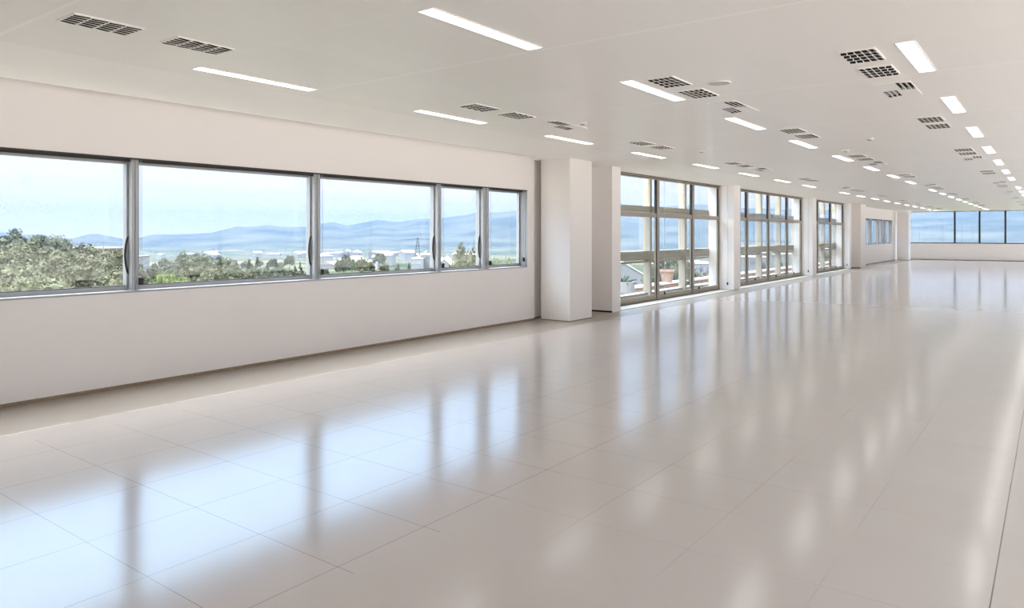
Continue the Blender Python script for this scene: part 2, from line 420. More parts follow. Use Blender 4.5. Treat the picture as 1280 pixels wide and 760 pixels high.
G1 = [16.2, 18.33]; G2 = [22.6, 24.73, 26.86]; G3 = [31.05, 33.17]
glazing('window_2', 'first bay of bronze framed floor-to-ceiling glazing after the column', 13.42, 20.23, [13.9]+G1)
glazing('window_3', 'second bay of bronze framed floor-to-ceiling glazing', 20.75, 28.70, G2)
glazing('window_4', 'third and farthest bay of bronze framed floor-to-ceiling glazing', 29.25, 35.5, G3)
# thresholds in front of the glazing
for i, (a, b, x) in enumerate(((13.42, 20.23, -6.84), (20.75, 28.7, -6.88), (29.25, 35.5, -6.95))):
    t = MB(); t.box(-7.218, x-.02, a, b, .0002, .006)
    o = structure(t.build('trim_%d' % (3+i), M['thresh']), 'pale metal threshold strip below the %s glazed bay' % ORD[i])
    g = MB().box(x-.02, x, a, b+ (.1 if i < 2 else 0), .0002, .003).build('drain_slot', M['dark']); g.parent = o

# windows added in the unseen right wall to bring more daylight into the room
def added_right_windows():
    r = empty('added_window_7', (XR, YB, .35)); structure(r, 'unseen window band added in the right wall for daylight')
    def L(mb, n, m):
        o = mb.build(n, m); o.parent = r; o.matrix_parent_inverse = Matrix.Translation(r.location).inverted(); return o
    f = MB(); f.box(XR+.08, XR+.14, YB, YF, .35, .41); f.box(XR+.08, XR+.14, YB, YF, 2.66, 2.72)
    for k in range(9): f.box(XR+.08, XR+.14, YB+5.9*k+3.15, YB+5.9*k+3.25, .41, 2.66)
    L(f, 'window_frame', M['alu'])
    for k in range(10): L(MB().box(XR+.10, XR+.106, YB+5.9*k+.5, min(YB+5.9*k+5.9, YF-.4), .40, 2.67), 'pane', M['glass'])
added_right_windows()

# far window
def far_window():
    r = empty('window_6', (FX0, YF, FZ0)); structure(r, 'wide window band across the far end wall')
    def L(mb, n, m):
        o = mb.build(n, m); o.parent = r; o.matrix_parent_inverse = Matrix.Translation(r.location).inverted(); return o
    f = MB(); yg = YF+.06
    f.box(FX0, XR, YF-.004, yg+.02, FZ0, FZ0+.05); f.box(FX0, XR, YF+.02, yg+.02, FZ1-.03, FZ1); f.box(FX0, FX0+.05, YF+.02, yg+.02, FZ0+.05, FZ1-.03); f.box(XR-.05, XR, YF+.02, yg+.02, FZ0+.05, FZ1-.03)
    L(f, 'window_frame', M['alu_dark'])
    ms = [-4.55, -3.36, -2.16, -.96, .24, 1.44, 2.64]
    for x in ms: L(MB().box(x-.045, x+.045, YF+.0, yg+.02, FZ0+.05, FZ1-.03), 'mullion', M['alu_dark'])
    e = [FX0+.05] + [t for x in ms for t in (x-.045, x+.045)] + [XR-.05]
    for k in range(len(ms)+1): L(MB().box(e[2*k], e[2*k+1], yg-.003, yg+.003, FZ0+.04, FZ1-.02), 'pane', M['glass'])
far_window()

# blind chains with black tensioners
def chain(x, y, ztop, zb, label):
    r = empty('blind_chain', (x, y, zb))
    c = MB()
    c.tube([(0, -.008, .03), (0, -.008, ztop-zb)], .0016, 6); c.tube([(0, .008, .03), (0, .008, ztop-zb)], .0016, 6)
    c.build('chain_loop', M['steel'], r)
    t = MB(); t.box(-.014, .014, -.02, .02, -.035, .035); t.build('tensioner', M['black'], r, bevel=.006)
    return tag(r, label, 'blind chain', 'blind chains along the windows')
for i, (y, lab) in enumerate(((3.835, 'beside the left mullion of the widest pane'), (6.232, 'below the mullion left of the pane with the pylon'), (8.618, 'at the mullion left of the narrow middle pane'),
                 (9.833, 'at the last mullion of the window strip'))):
    chain(XW-.035, y, 2.31, 1.06, 'black-weighted blind chain ' + lab)
chain(XW-.05, 10.835, 2.31, 1.09, 'thin blind chain with black tensioner on the right jamb of the window strip')
for y, lab in ((16.05, 'second pane of the first glazed bay'), (18.15, 'third pane of the first glazed bay'), (22.6, 'second pane of the middle glazed bay'), (24.72, 'third pane of the middle glazed bay'),
               (26.8, 'last pane of the middle glazed bay'), (31.05, 'first visible pane of the farthest glazed bay'), (33.1, 'last pane of the farthest glazed bay')):
    chain(-7.20, y*7.2/7.02, CEIL, .15, 'black-weighted blind chain before the ' + lab)
for y, x, lab in ((20.225, -7.02, 'first'), (28.695, -7.02, 'middle'), (35.495, -7.1, 'farthest')):
    chain(x, y-.02, CEIL, .18, 'black-weighted blind chain on the pier ending the %s glazed bay' % lab)

# ------------------------------------------------------------------ ceiling lights
def make_light():
    r = empty('ceiling_light')
    a, b = .055, .585
    f = MB()
    f.box(-a-.008, a+.008, -b-.008, -b, -.006, 0); f.box(-a-.008, a+.008, b, b+.008, -.006, 0)
    f.box(-a-.008, -a, -b, b, -.006, 0); f.box(a, a+.008, -b, b, -.006, 0)
    f.build('frame', M['lamp_trim'], r)
    MB().box(-a, a, -b, b, -.004, -.001).build('diffuser', M['lamp'], r)
    return r
L0 = make_light(); used = False
NEAR = [3.83+2.6*k for k in range(-2, 8)]; FAR = [26.4+2.6*k for k in range(0, 10)]
ROWS = [(-5.36, 'row nearest the windows', 3.0), (-2.91, 'middle row', 3.0), (-.81, 'rightmost row', 5.0), (1.29, '', 99)]  # last row is unseen, added to brighten the right side
for x, rn, ymin in ROWS:
    n = 0
    for bay, ys in (('near', NEAR), ('far', FAR)):
        for y in ys:
            o = L0 if not used else dup(L0, (0,0,0)); used = True
            o.location = (x, y, CEIL)
            if y < ymin:
                tag(o, 'unseen recessed strip light of the ceiling, added for room light', 'ceiling light', 'strip lights outside the picture')
            else:
                tag(o, '%s glowing white strip light from the front in the ceiling %s' % (ORD[n], rn), 'ceiling light', 'recessed ceiling strip lights'); n += 1

# ------------------------------------------------------------------ air diffusers and return grilles
def make_diffuser(flip):
    r = empty('air_diffuser')
    bm = bmesh.new()
    nx, ny, W, H = 5, 4, .235, .43
    for i in range(nx):
        for j in range(ny):
            x0, x1 = -W/2 + W*i/nx, -W/2 + W*(i+1)/nx
            y0, y1 = -H/2 + H*j/ny, -H/2 + H*(j+1)/ny
            cx, cy = (x0+x1)/2, (y0+y1)/2
            ang = (.20 - .10*i)*flip
            hw, hh = .0198, .0485
            o = [Vector((x0,y0,-.009)), Vector((x1,y0,-.009)), Vector((x1,y1,-.009)), Vector((x0,y1,-.009))]
            q = []
            for a, b in ((-hw,-hh), (hw,-hh), (hw,hh), (-hw,hh)):
                q.append(Vector((cx + a*math.cos(ang) - b*math.sin(ang), cy + a*math.sin(ang) + b*math.cos(ang), -.009)))
            ov = [bm.verts.new(p) for p in o]; qv = [bm.verts.new(p) for p in q]; tv = [bm.verts.new(p + Vector((0,0,.002))) for p in q]
            for k in range(4):
                bm.faces.new((ov[k], ov[(k+1)%4], qv[(k+1)%4], qv[k])); bm.faces.new((qv[k], qv[(k+1)%4], tv[(k+1)%4], tv[k]))
    bmesh.ops.remove_doubles(bm, verts=bm.verts, dist=1e-5)
    mb = MB(); mb.bm.free(); mb.bm = bm
    # edge folded up to the ceiling
    mb.box(-W/2-.004, -W/2, -H/2-.004, H/2+.004, -.009, 0); mb.box(W/2, W/2+.004, -H/2-.004, H/2+.004, -.009, 0)
    mb.box(-W/2, W/2, -H/2-.004, -H/2, -.009, 0); mb.box(-W/2, W/2, H/2, H/2+.004, -.009, 0)
    mb.build('face_plate', M['ceiling'], r)
    MB().box(-W/2, W/2, -H/2, H/2, -.0075, -.001).build('plenum', M['dark'], r)
    return r
def make_return():
    r = empty('return_grille')
    pl = MB(); sl_ = MB(); dk = MB()
    for k in range(3):
        x = .04 + .042*k
        sl_.box(x-.013, x+.013, -.37+.02*k, -.01+.01*k, -.0075, -.0045)
        x = -.115 + .042*k
        dk.box(x-.013, x+.013, .02-.01*k, .36-.02*k, -.0075, -.0045)
    pl.box(-.14, .14, -.39, .39, -.006, 0)
    pl.build('face_plate', M['ceiling'], r)
    sl_.build('slots', M['dark'], r); 
    o = dk.build('deflected_slots', M['dark'], r)
    bl = MB()
    for k in range(3):
        x = -.115 + .042*k
        bl.box(x-.011, x+.004, .03-.01*k, .25-.02*k, -.009, -.0078)
        x = .04 + .042*k
        bl.box(x-.002, x+.011, -.13+.02*k, -.02+.01*k, -.009, -.0078)
    bl.build('blades', M['steel'], r)
    return r
DA = make_diffuser(1); DB = make_diffuser(-1); RG = make_return()
first = {'a': True, 'b': True, 'r': True}
def place(key, proto, x, y, label, cat, group):
    o = proto if first[key] else dup(proto, (0,0,0))
    first[key] = False; o.location = (x, y, CEIL)
    tag(o, label, cat, group)
PAIRS = [2.2, 6.11, 10.0, 13.92, 19.0, 24.75, 28.75, 33.4, 37.7, 41.4, 45.4]
RETS = [7.75, 15.56, 23.37]
VROWS = [(-4.72, 'ceiling row nearest the windows', 0), (-2.63, 'middle ceiling row', 1), (-1.12, 'right-hand ceiling row', 1)]
for x, rn, k0 in VROWS:
    n = 0
    for i, y in enumerate(PAIRS):
        if i < k0: continue
        place('a', DA, x, y, 'front panel of the %s slotted vent pair, %s' % (ORD[n], rn), 'air vent', 'slotted air vents in the ceiling')
        place('b', DB, x, y+.67, 'rear panel of the %s slotted vent pair, %s' % (ORD[n], rn), 'air vent', 'slotted air vents in the ceiling')
        n += 1
    for i, y in enumerate(RETS):
        place('r', RG, x, y, '%s staggered slot return grille from the front, %s' % (ORD[i], rn), 'return grille', 'return grilles in the ceiling')

# flush speaker and small detectors
sp_ = empty('ceiling_speaker', (-2.31, 6.43, CEIL))
MB().lathe((0,0,0), [(.105, 0), (.105, -.006), (.098, -.009), (.09, -.006)], 32).build('rim', M['plate'], sp_)
MB().lathe((0,0,0), [(.09, -.002), (.09, -.0065), (.03, -.008)], 32).build('grille_face', mat('speaker_mesh', (.55,.54,.52), .6, .3), sp_)
tag(sp_, 'round flush speaker beside the second vent pair of the middle row', 'speaker')
SP = [(-2.02, 11.52, 'right of the third light of the middle row'), (-2.60, 12.87, 'between the vents of the middle row'), (-4.43, 11.55, 'between the light rows left of the middle'), (-4.42, 7.74, 'beside the return grille of the row nearest the windows')]
for i, (x, y, lab) in enumerate(SP):
    s = empty('smoke_detector', (x, y, CEIL))
    MB().lathe((0,0,0), [(.055, 0), (.055, -.012), (.04, -.016), (.015, -.018)], 24).build('housing', M['plate'], s, smooth=False)
    MB().lathe((0,0,0), [(.03, -.0165), (.03, -.026), (.02, -.03)], 20).build('sensor_cap', M['steel'], s)
    tag(s, 'small round ceiling detector ' + lab, 'detector', 'ceiling detectors')

# ------------------------------------------------------------------ outside: facade frame
fr = empty('facade_frame', (-7.6, 13.4, 0))
def FL(mb, n, m):
    o = mb.build(n, m); o.parent = fr; o.matrix_parent_inverse = Matrix.Translation(fr.location).inverted(); return o
for k in range(11): FL(MB().box(-7.74, -7.56, 14.32+2.13*k, 14.42+2.13*k, -.3, 3.2), 'fin', M['facade'])
FL(MB().box(-7.74, -7.56, 13.5, 37.5, 2.06, 2.20), 'beam', M['facade'])
FL(MB().box(-7.77, -7.55, 13.5, 37.5, .93, 1.14), 'beam', M['facade'])
FL(MB().box(-7.70, -7.62, 13.0, 37.5, .86, .90), 'rail', M['facade'])
FL(MB().box(-7.85, -7.625, 13.0, 37.5, .02, .135), 'ledge', M['ledge'])
tag(fr, 'beige concrete frame of fins and beams outside the tall glazing', 'facade frame')

# ------------------------------------------------------------------ outside: terrain
RIDGE = [(-400,290),(-200,291),(-60,288),(0,289.7),(19,294),(35,293.3),(58,294.7),(77,299),(90,298.3),(107,293.3),(120,291.8),(135,294.7),(156,299),(165,298.5),(174,297),(189,293.4),(235,292.7),(264,291.2),(297,283),(308,284.2),(336,281.7),(360,284.4),(383,283.5),
 (403,279.6),(416,277.9),(434,282.2),(453,278.3),(473,275),(496,277.9),(527,273.7),(538,273.4),(554,272.3),(584,269.2),(598,265.2),(611,266.4),(631,265.7),(638,263.7),(647,265.2),(700,262),(780,259),(836,258.7),(875,256),(900,259),(940,261),(1000,262),(1080,265),(1140,266),(1180,264),(1200,263),(1230,260),(1280,257),(1400,256),(1700,262)]
def ridge_v(u):
    if u <= RIDGE[0][0]: return RIDGE[0][1]
    for (a, va), (b, vb) in zip(RIDGE, RIDGE[1:]):
        if u <= b: return va + (vb-va)*(u-a)/(b-a)
    return RIDGE[-1][1]
def sstep(a, b, x):
    t = max(0, min(1, (x-a)/(b-a))); return t*t*(3-2*t)
R1 = 5000.0
def ground_z(r, az):
    """az: angle to the right of the view axis"""
    z = -9 - 22*sstep(150, 700, r) - 30*sstep(700, 2400, r)
    if abs(az) < 1.2:
        u = CX + FPX*math.tan(az)
        zr = EYE + R1*math.cos(az)*(HY-ridge_v(u))/FPX
    else: zr = 60
    p = Vector((r*math.sin(az), r*math.cos(az), 0))
    t = sstep(2500, R1, r)
    fold = noise.fractal(p*.0013, 1.0, 2.0, 5)
    z += (zr - (-61))*t + fold*55*t*(1-t)*1.6
    if r > R1: z -= (r-R1)*.06
    z += noise.noise(p*.02)*.6*sstep(30, 200, r)
    return z
bm = bmesh.new()
AZ = [math.radians(-84 + .42*i) for i in range(int(150/.42)+1)]
RR = [14]
while RR[-1] < 2400: RR.append(RR[-1]*1.10)
RR += [2500 + 100*i for i in range(32)]
grid = []
for r in RR:
    row = []
    for a in AZ:
        f, ri = r*math.cos(a), r*math.sin(a); s, c = math.sin(YAW), math.cos(YAW)
        row.append(bm.verts.new((ri*c - f*s, ri*s + f*c, ground_z(r, a))))
    grid.append(row)
for A, B in zip(grid, grid[1:]):
    for i in range(len(AZ)-1): bm.faces.new((A[i], A[i+1], B[i+1], B[i]))
def land_mat():
    m = mat('valley_and_wooded_hills', (.2,.25,.12), .95, .05)
    n = m.node_tree; b = n.nodes['Principled BSDF']
    t = n.nodes.new('ShaderNodeTexCoord'); s = n.nodes.new('ShaderNodeSeparateXYZ'); n.links.new(t.outputs['Object'], s.inputs[0])
    v = n.nodes.new('ShaderNodeTexVoronoi'); v.inputs['Scale'].default_value = .012; n.links.new(t.outputs['Object'], v.inputs['Vector'])
    cr = n.nodes.new('ShaderNodeValToRGB'); E_ = cr.color_ramp.elements
    sx = n.nodes.new('ShaderNodeSeparateColor'); n.links.new(v.outputs['Color'], sx.inputs[0]); n.links.new(sx.outputs[0], cr.inputs[0])
    cr.color_ramp.interpolation = 'CONSTANT'
    E_[0].position = 0; E_[0].color = (.035,.045,.025,1); E_[1].position = .35; E_[1].color = (.06,.068,.04,1)
    for p, c in ((.55,(.025,.033,.02,1)), (.72,(.095,.09,.068,1)), (.86,(.05,.058,.036,1))):
        e = E_.new(p); e.color = c
    no = n.nodes.new('ShaderNodeTexNoise'); no.inputs['Scale'].default_value = .004; no.inputs['Detail'].default_value = 8; n.links.new(t.outputs['Object'], no.inputs['Vector'])
    c2 = n.nodes.new('ShaderNodeValToRGB'); c2.color_ramp.elements[0].position = .38; c2.color_ramp.elements[1].position = .66
    c2.color_ramp.elements[0].color = (.03,.04,.034,1); c2.color_ramp.elements[1].color = (.075,.08,.062,1); n.links.new(no.outputs['Fac'], c2.inputs[0])
    hi = nmath(n, 'GREATER_THAN', s.outputs['Z'], -56)
    far = nmath(n, 'GREATER_THAN', nmath(n, 'ADD', nmath(n, 'ABSOLUTE', s.outputs['X']), nmath(n, 'ABSOLUTE', s.outputs['Y'])), 2600)
    mx = n.nodes.new('ShaderNodeMixRGB'); n.links.new(nmath(n, 'MULTIPLY', hi, far), mx.inputs[0]); n.links.new(cr.outputs[0], mx.inputs[1]); n.links.new(c2.outputs[0], mx.inputs[2])
    n.links.new(mx.outputs[0], b.inputs['Base Color'])
    return m
mb = MB(); mb.bm.free(); mb.bm = bm
tag(mb.build('ground', land_mat(), smooth=True), 'green valley floor rising to wooded mountains outside', None, None, 'structure')

# ------------------------------------------------------------------ outside: trees
def make_tree(kind, leaf, seed):
    """10 m tall tree with base at the origin"""
    rnd = random.Random(seed)
    r = empty('tree')
    bm = bmesh.new()
    clumps = []
    if kind == 'round':
        for i in range(120):
            th, ph = rnd.uniform(0, 2*PI), math.acos(rnd.uniform(-.5, 1))
            k = rnd.uniform(.6, 1)*(1 + .22*math.sin(3*th+seed)*math.sin(2*ph+seed))
            clumps.append((Vector((3.0*k*math.sin(ph)*math.cos(th), 3.0*k*math.sin(ph)*math.sin(th), 6.2 + 3.2*k*math.cos(ph))), rnd.uniform(.35, .85)))
    elif kind == 'cone':
        for i in range(60):
            z = rnd.uniform(.8, 9.8); rad = (10-z)*.2*rnd.uniform(.3, 1); th = rnd.uniform(0, 2*PI)
            clumps.append((Vector((rad*math.cos(th), rad*math.sin(th), z)), .18 + (10-z)*.055))
    else:   # low shrub
        for i in range(90):
            th, ph = rnd.uniform(0, 2*PI), math.acos(rnd.uniform(-.1, 1)); k = rnd.uniform(.5, 1)
            clumps.append((Vector((4.2*k*math.sin(ph)*math.cos(th), 4.2*k*math.sin(ph)*math.sin(th), 3.5 + 5.4*k*math.cos(ph))), rnd.uniform(.5, 1.1)))
    for c, rad in clumps:
        t = bmesh.ops.create_icosphere(bm, subdivisions=2, radius=rad, matrix=Matrix.Translation(c))
        for v in t['verts']:
            d = (v.co - c).normalized()
            v.co = c + d*rad*.85*(1 + .6*noise.noise(v.co*2.3) + .5*noise.noise(v.co*6.1)) * 1.0
    n = 15000 if kind != 'cone' else 4000
    for i in range(n):
        c, rad = rnd.choice(clumps)
        d = Vector((rnd.gauss(0,1), rnd.gauss(0,1), rnd.gauss(0,1)+.3)).normalized()
        p = c + d*rad*rnd.uniform(.85, 1.45)
        a = Vector((rnd.gauss(0,1), rnd.gauss(0,1), rnd.gauss(0,1))).normalized(); b = a.orthogonal().normalized()
        s = rnd.uniform(.07, .17)
        bm.faces.new([bm.verts.new(p + q) for q in (a*s, b*s*.6, -a*s, -b*s*.6)])
    me = bpy.data.meshes.new('crown'); bm.to_mesh(me); bm.free(); me.materials.append(leaf)
    o = bpy.data.objects.new('crown', me); C.objects.link(o); o.parent = r
    MB().tube([(0,0,0), (.1,.05,3), (-.05,.1,6)], [.28, .2, .1], 8).build('trunk', M['bark'], r)
    return r
PROTO = {'olive': [make_tree('round', M['leaf_olive'], s) for s in (1, 2)], 'grey': [make_tree('round', M['leaf_grey'], s) for s in (3, 4)],
         'bright': [make_tree('low', M['leaf_bright'], 5)], 'cone': [make_tree('cone', M['leaf_dark'], 6)]}
usedp = set()
def tree(kind, u, v, d, label, group, wide=1.0):
    top = at(u, v, d)
    az = math.atan2((u-CX), FPX); r = d/math.cos(az)
    zg = ground_z(r, az); h = (top.z - zg)*1.02; s = h/10
    p = random.choice(PROTO[kind]); rz = random.uniform(0, 6.28)
    if p.name not in usedp: o = p; usedp.add(p.name)
    else: o = dup(p, (0,0,0))
    o.location = (top.x, top.y, zg-.05); o.rotation_euler = (0,0,rz); o.scale = (s*wide*.92, s*wide*.92, s)
    tag(o, label, 'tree', group)
g = 'trees outside the leftmost pane'
for u, v, d in ((-45,287,88), (8,291,90), (32,296,86), (62,295,84)): tree('grey', u, v, d, 'grey-green round tree at the top of the grove outside the leftmost pane', g)
for u, v, d in ((-40,302,70), (-8,308,70), (22,304,72), (44,306,70), (70,310,68), (92,311,70), (112,313,66), (132,312,72), (150,322,72)): tree('olive', u, v, d, 'olive green tree in the middle of the grove outside the leftmost pane', g)
for u, v, d in ((-30,326,52), (4,322,54), (34,328,52), (60,318,56), (85,324,54), (110,326,52), (136,330,56)): tree('olive', u, v, d, 'olive green tree in front of the grove outside the leftmost pane', g, 1.0)
for u, v, d in ((-10,345,40), (22,342,40), (52,348,38), (82,344,40), (112,340,42), (140,345,42)): tree('olive', u, v, d, 'olive green treetop just above the sill of the leftmost pane', g, 1.0)
tree('bright', 151, 339, 60, 'bright green bush at the right end of the leftmost pane', g, .6)
g = 'trees outside the widest pane'
for u, v, d in ((176,333,120), (190,334,118), (214,331,115)): tree('grey', u, v, d, 'low grey-green tree at the left end of the widest pane', g)
for u, v, d in ((234,316,125), (250,319,120), (266,321,126), (282,323,120)): tree('grey', u, v, d, 'grey-green round tree of the group in the middle of the widest pane', g, 1.1)
for u, v, d in ((245,332,95), (268,334,92), (290,333,96), (308,338,100)): tree('olive', u, v, d, 'olive tree in front of the group in the middle of the widest pane', g, 1.0)
for u, v, d in ((204,334,75), (222,337,72), (238,341,66)): tree('bright', u, v, d, 'bright green bush low in the left part of the widest pane', g, .6)
for u, v, d, lab in ((312,324,150,'tallest dark conifer right of the tree group in the widest pane'), (322,321,160,'dark conifer tip between taller conifers of the widest pane'), (334,328,160,'slim dark conifer in the right half of the widest pane'), (345,324,170,'slim conifer before the pale field in the widest pane'), (369,332,150,'dark conifer near the right mullion of the widest pane'), (377,334,140,'low dark conifer beside the right mullion of the widest pane')): tree('cone', u, v, d, lab, g, 1.5)
for u, v, d in ((318,334,104), (334,336,108), (350,334,112), (364,337,106), (378,340,110), (198,338,100)): tree('grey', u, v, d, 'low grey-green tree in the hedge right of the group in the widest pane', g, .9)
g = 'trees outside the pane with the pylon'
for u, v, d in ((408,336,170), (424,325,170), (432,324,175), (440,323,172)): tree('grey', u, v, d, 'grey-green tree left in the pane with the pylon', g, .8)
for u, v, d in ((452,322,165), (462,325,170), (480,328,168), (497,334,165)): tree('olive', u, v, d, 'olive tree in the middle of the pane with the pylon', g, .9)
rv = random.Random(5)
for i in range(34):
    d = rv.uniform(360, 700); u = 168 + 380*(i+.5)/34 + rv.uniform(-5, 5)
    az_ = math.atan2(u-CX, FPX); zt = ground_z(d/math.cos(az_), az_) + rv.uniform(6.5, 10)
    tree(rv.choice(('grey', 'grey', 'cone', 'olive')), u, HY - (zt-EYE)*FPX/d, d, 'small distant tree on the valley floor behind the hedge', 'distant valley trees', rv.uniform(.9, 1.3))
g = 'bushes outside the two narrow panes'
for u, v, d in ((576,318,38), (585,314,36), (594,317,37)): tree('olive', u, v, d, 'leafy bush at the right edge of the first narrow pane', g, .45)
for u, v, d in ((615,312,36), (625,307,34), (635,310,36), (645,315,36)): tree('bright', u, v, d, 'bright leafy bush in the last narrow pane', g, .32)
g = 'trees behind the tall glazing'
for u, v, d in ((828,327,34), (837,325,36), (847,327,34)): tree('grey', u, v, d, 'grey-green shrub behind the second pane of the first glazed bay', g, .42)
for u, v, d in ((872,338,60), (950,335,70), (975,332,80), (1030,320,90)): tree('olive', u, v, d, 'olive tree behind the lower beam outside the tall glazing', g, .7)

# ------------------------------------------------------------------ outside: buildings
def block(name, u0, u1, vt, d, depth, m, label, cat, roofm=None, group=None, wins=0, zb=None):
    a, b = at(u0, vt, d), at(u1, vt, d)
    w_ = (b-a).length; ax = (b-a).normalized(); back = Vector((-ax.y, ax.x, 0))
    um = (u0+u1)/2; az = math.atan2(um-CX, FPX)
    zg = ground_z(d/math.cos(az), az) if zb is None else zb
    r = empty(name, ((a+b)/2).xy.to_3d() + Vector((0,0,zg)), math.atan2(ax.y, ax.x))
    h = a.z - zg
    MB().box(-w_/2, w_/2, 0, depth, 0, h).build('walls', m, r)
    ov = .03*w_
    MB().box(-w_/2-ov, w_/2+ov, -ov, depth+ov, h, h+.035*w_).build('roof', roofm or M['roof'], r)
    for k in range(wins):
        x = -w_/2 + w_*(k+.5)/wins
        MB().box(x-.25*w_/wins, x+.25*w_/wins, -.04, .02, h-.36*w_*.8, h-.14*w_).build('window', M['winglass'], r)
    return tag(r, label, cat, group)
block('house', 66, 124, 312, 105, 10, M['tan'], 'low tan building behind the grove outside the leftmost pane', 'building')
block('house', 137, 158, 322, 110, 8, M['whitewall'], 'white building with flat roof beside the first mullion', 'building', wins=2)
block('house', 145, 158, 341, 70, 4, M['whitewall'], 'low white shed right of the grove outside the leftmost pane', 'building', M['ledge'])
block('apartment_block', 514, 528, 324, 120, 10, M['greywall'], 'pale grey building wing outside the pane with the pylon', 'building')
block('apartment_block', 526, 541, 319, 124, 10, M['whitewall'], 'white building at the right edge of the pane with the pylon', 'building', M['ledge'], wins=3)
block('house', 566, 576, 318, 70, 6, M['whitewall'], 'tall white building in the first narrow pane', 'building', M['ledge'])
block('house', 578, 600, 319, 90, 6, M['whitewall'], 'white building behind the bushes in the first narrow pane', 'building', M['roof'])
# sloping white roof in the first narrow pane
def gable(name, u0, u1, vt, ve, d, depth, m, label, ridge=.5):
    a, b = at(u0, ve, d), at(u1, ve, d); w_ = (b-a).length; ax = (b-a).normalized()
    az = math.atan2((u0+u1)/2-CX, FPX); zg = ground_z(d/math.cos(az), az)
    r = empty(name, ((a+b)/2).xy.to_3d() + Vector((0,0,zg)), math.atan2(ax.y, ax.x))
    he = a.z-zg; hr = at(u0, vt, d).z-zg; xr = -w_/2 + w_*ridge; t = .02*w_
    MB().prism([(-w_/2,0,0), (w_/2,0,0), (w_/2,0,he), (xr,0,hr), (-w_/2,0,hr if ridge > .4 and False else he)], (0,depth,0)).build('walls', m, r)
    q = MB(); q.prism([(xr,-t,hr), (w_/2+t,-t,he-t*.5), (w_/2+t,-t,he+t), (xr,-t,hr+1.5*t)], (0,depth+2*t,0)); q.build('roof', M['ledge'], r)
    q = MB(); q.prism([(xr,-t,hr), (xr,-t,hr+1.5*t), (-w_/2-t,-t,he+t), (-w_/2-t,-t,he-t*.5)], (0,depth+2*t,0)); q.build('roof', M['ledge'], r)
    return tag(r, label, 'building')
gable('house', 545, 566, 324, 334, 60, 8, M['whitewall'], 'white house with sloping roof low in the first narrow pane')
gable('house', 752, 808, 329, 346, 46, 12, M['whitewall'], 'white gabled house behind the first pane of the tall glazing')
block('house', 838, 862, 334, 62, 8, M['whitewall'], 'white box house behind the second pane of the first glazed bay', 'building', M['ledge'])
block('house', 872, 900, 330, 70, 8, M['greywall'], 'pale grey house behind the third pane of the first glazed bay', 'building', M['ledge'], wins=3)
block('house', 934, 962, 322, 80, 8, M['whitewall'], 'white house behind the left part of the middle glazed bay', 'building', M['ledge'], wins=2)
block('house', 966, 992, 318, 88, 8, M['whitewall'], 'white house behind the right part of the middle glazed bay', 'building', M['ledge'], wins=2)
block('house', 1020, 1052, 312, 100, 8, M['whitewall'], 'white house behind the farthest glazed bay', 'building', M['ledge'], wins=3)
# neighbouring roof terrace with parapet, pot and agave
tr = empty('terrace_parapet', (-13, 20, 0))
pz = at(840, 352, 1); k = -13/pz.x; ztop = EYE + (pz.z-EYE)*k
def TL(mb, n, m):
    o = mb.build(n, m); o.parent = tr; o.matrix_parent_inverse = Matrix.Translation(tr.location).inverted(); return o
TL(MB().box(-13.2, -13, 27, 75, -9.2, ztop-.08), 'wall', M['terracotta']); TL(MB().box(-13.28, -12.92, 26.9, 75.1, ztop-.08, ztop), 'coping', M['ledge'])
tag(tr, 'terracotta coloured parapet wall with white coping outside the tall glazing', 'parapet wall')
def pot(u, v, d, rad, h, m, label):
    p = at(u, v, d); r = empty('flower_pot', p - Vector((0,0,h)))
    MB().lathe((0,0,0), [(rad*.75,0),(rad,h*.85),(rad*1.1,h*.86),(rad*1.1,h),(rad*.9,h),(rad*.88,h*.9)], 20).build('pot', m, r)
    return tag(r, label, 'pot'), p
p = Vector((-13.1, 30.2, ztop)); r = empty('flower_pot', p); MB().lathe((0,0,0), [(.22,0),(.30,.42),(.33,.43),(.33,.52),(.27,.52),(.26,.46)], 20).build('pot', M['terracotta'], r)
tag(r, 'terracotta pot standing on the white coping outside the second glazed pane', 'pot')
az = math.atan2(778-CX, FPX); d = 24; zg = ground_z(d/math.cos(az), az); pp = at(779, 352, d)
r = empty('planter', (pp.x, pp.y, zg)); hh = pp.z - zg
MB().lathe((0,0,0), [(.32,0),(.30,.3),(.26,hh-.4),(.36,hh-.35),(.38,hh),(.30,hh),(.29,hh-.1)], 16).build('pedestal', M['greywall'], r)
tag(r, 'tall pale plant pedestal at the left edge of the first glazed pane', 'planter')
ag = MB()
for i in range(22):
    th = i*2.4; e_ = .25 + .9*random.random(); L_ = random.uniform(.35, .62); ww = .035
    dv = Vector((math.cos(th)*math.cos(e_), math.sin(th)*math.cos(e_), math.sin(e_)))
    pts = [dv*L_*t + Vector((0,0,-.18*t*t)) for t in (0, .4, .75, 1)]
    ag.tube(pts, [ww, ww*1.1, ww*.6, .004], 6)
o = ag.build('agave', M['leaf_dark'], None, smooth=True); o.location = (pp.x, pp.y, pp.z-.1)
tag(o, 'spiky dark green agave on the pedestal at the left edge of the first glazed pane', 'plant')

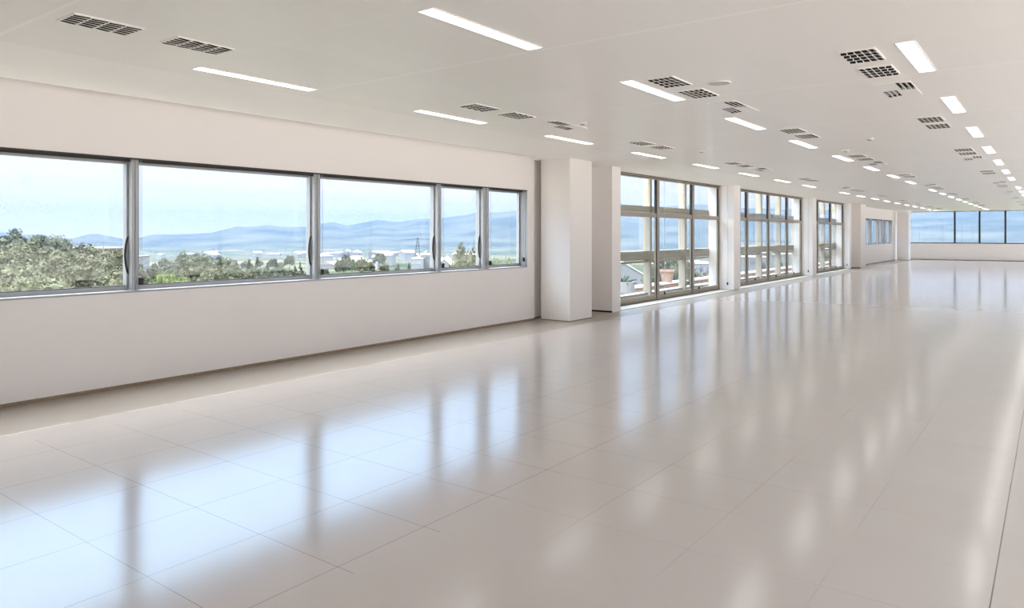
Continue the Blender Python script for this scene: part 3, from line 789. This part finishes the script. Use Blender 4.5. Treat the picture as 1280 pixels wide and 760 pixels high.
# town in the valley
rt = random.Random(21); TOWN = []
def town(u, d, wd, hgt, m, label):
    az = math.atan2(u-CX, FPX); p = at(u, HY, d); zg = ground_z(d/math.cos(az), az)
    if any((Vector((p.x,p.y))-q).length < .62*(wd+w2) for q, w2 in TOWN): return
    TOWN.append((Vector((p.x,p.y)), wd))
    r = empty('distant_building', (p.x, p.y, zg-.5), rt.uniform(0, 3))
    MB().box(-wd/2, wd/2, -wd*.35, wd*.35, 0, hgt).build('walls', m, r)
    MB().prism([(-wd*.53,-wd*.38,hgt), (-wd*.53,wd*.38,hgt), (-wd*.53,0,hgt*1.3)], (wd*1.06,0,0)).build('roof', M['roof'] if rt.random() < .5 else M['ledge'], r)
    tag(r, label, 'building', 'distant buildings in the valley')
for i in range(34): town(rt.uniform(402, 540), rt.uniform(500, 1500), rt.uniform(10, 26), rt.uniform(6, 11), rt.choice((M['whitewall'], M['ledge'], M['greywall'])), 'tiny white distant building in the valley below the pylon')
for i in range(10): town(rt.uniform(180, 400), rt.uniform(600, 1600), rt.uniform(10, 24), rt.uniform(6, 9), rt.choice((M['whitewall'], M['greywall'])), 'tiny distant building in the valley outside the widest pane')
for i in range(36): town(rt.uniform(1138, 1300), rt.uniform(600, 1800), rt.uniform(12, 34), rt.uniform(7, 14), rt.choice((M['whitewall'], M['ledge'], M['greywall'])), 'tiny white distant building seen through the far end windows')
# lattice pylon
py = at(522, 297, 420); az = math.atan2(522-CX, FPX); zg = ground_z(420/math.cos(az), az); hh = py.z-zg
r = empty('power_pylon', (py.x, py.y, zg), YAW)
tw = MB(); 
for sx in (-1, 1):
    for sy in (-1, 1):
        tw.tube([(sx*2.6, sy*2.6, 0), (sx*.8, sy*.8, hh*.7), (sx*.25, sy*.25, hh)], .16, 5)
for k in range(10):
    z0, z1 = hh*k/10, hh*(k+1)/10
    w0, w1 = 2.6-2.3*k/10, 2.6-2.3*(k+1)/10
    for s in (-1, 1):
        tw.tube([(-w0, s*w0, z0), (w1, s*w1, z1)], .09, 4); tw.tube([(w0, s*w0, z0), (-w1, s*w1, z1)], .09, 4)
tw.build('tower', M['pylon'], r)
for z, L_ in ((hh*.94, 9), (hh*.72, 5)):
    MB().tube([(-L_, 0, z), (0, 0, z+.5), (L_, 0, z)], .14, 5).build('cross_arm', M['pylon'], r)
tag(r, 'thin steel lattice pylon rising before the blue mountain', 'pylon')

# ------------------------------------------------------------------ haze over the valley
hz = MB(); P = [(-150,-4000,-80), (-150,200,-80), (4000,200,-80), (4000,7000,-80), (-7000,7000,-80), (-7000,-4000,-80)]
hz.prism(P, (0,0,310))
m = bpy.data.materials.new('valley_haze'); m.use_nodes = True; n = m.node_tree; n.nodes.clear()
o_ = n.nodes.new('ShaderNodeOutputMaterial'); vsn = n.nodes.new('ShaderNodeVolumeScatter')
vsn.inputs['Color'].default_value = (.30, .52, 1.0, 1); vsn.inputs['Density'].default_value = 6.2e-5; vsn.inputs['Anisotropy'].default_value = 0.0
vab = n.nodes.new('ShaderNodeVolumeAbsorption'); vab.inputs['Color'].default_value = (.40, .42, .44, 1); vab.inputs['Density'].default_value = 2.4e-4
vad = n.nodes.new('ShaderNodeAddShader'); n.links.new(vsn.outputs[0], vad.inputs[0]); n.links.new(vab.outputs[0], vad.inputs[1])
n.links.new(vad.outputs[0], o_.inputs['Volume'])
tag(hz.build('haze', m), 'thin blue haze over the valley and mountains', 'haze', None, 'stuff')
for k_, lst in PROTO.items():
    for p_ in lst:
        if p_.name not in usedp:
            for ch in list(p_.children): bpy.data.objects.remove(ch)
            bpy.data.objects.remove(p_)
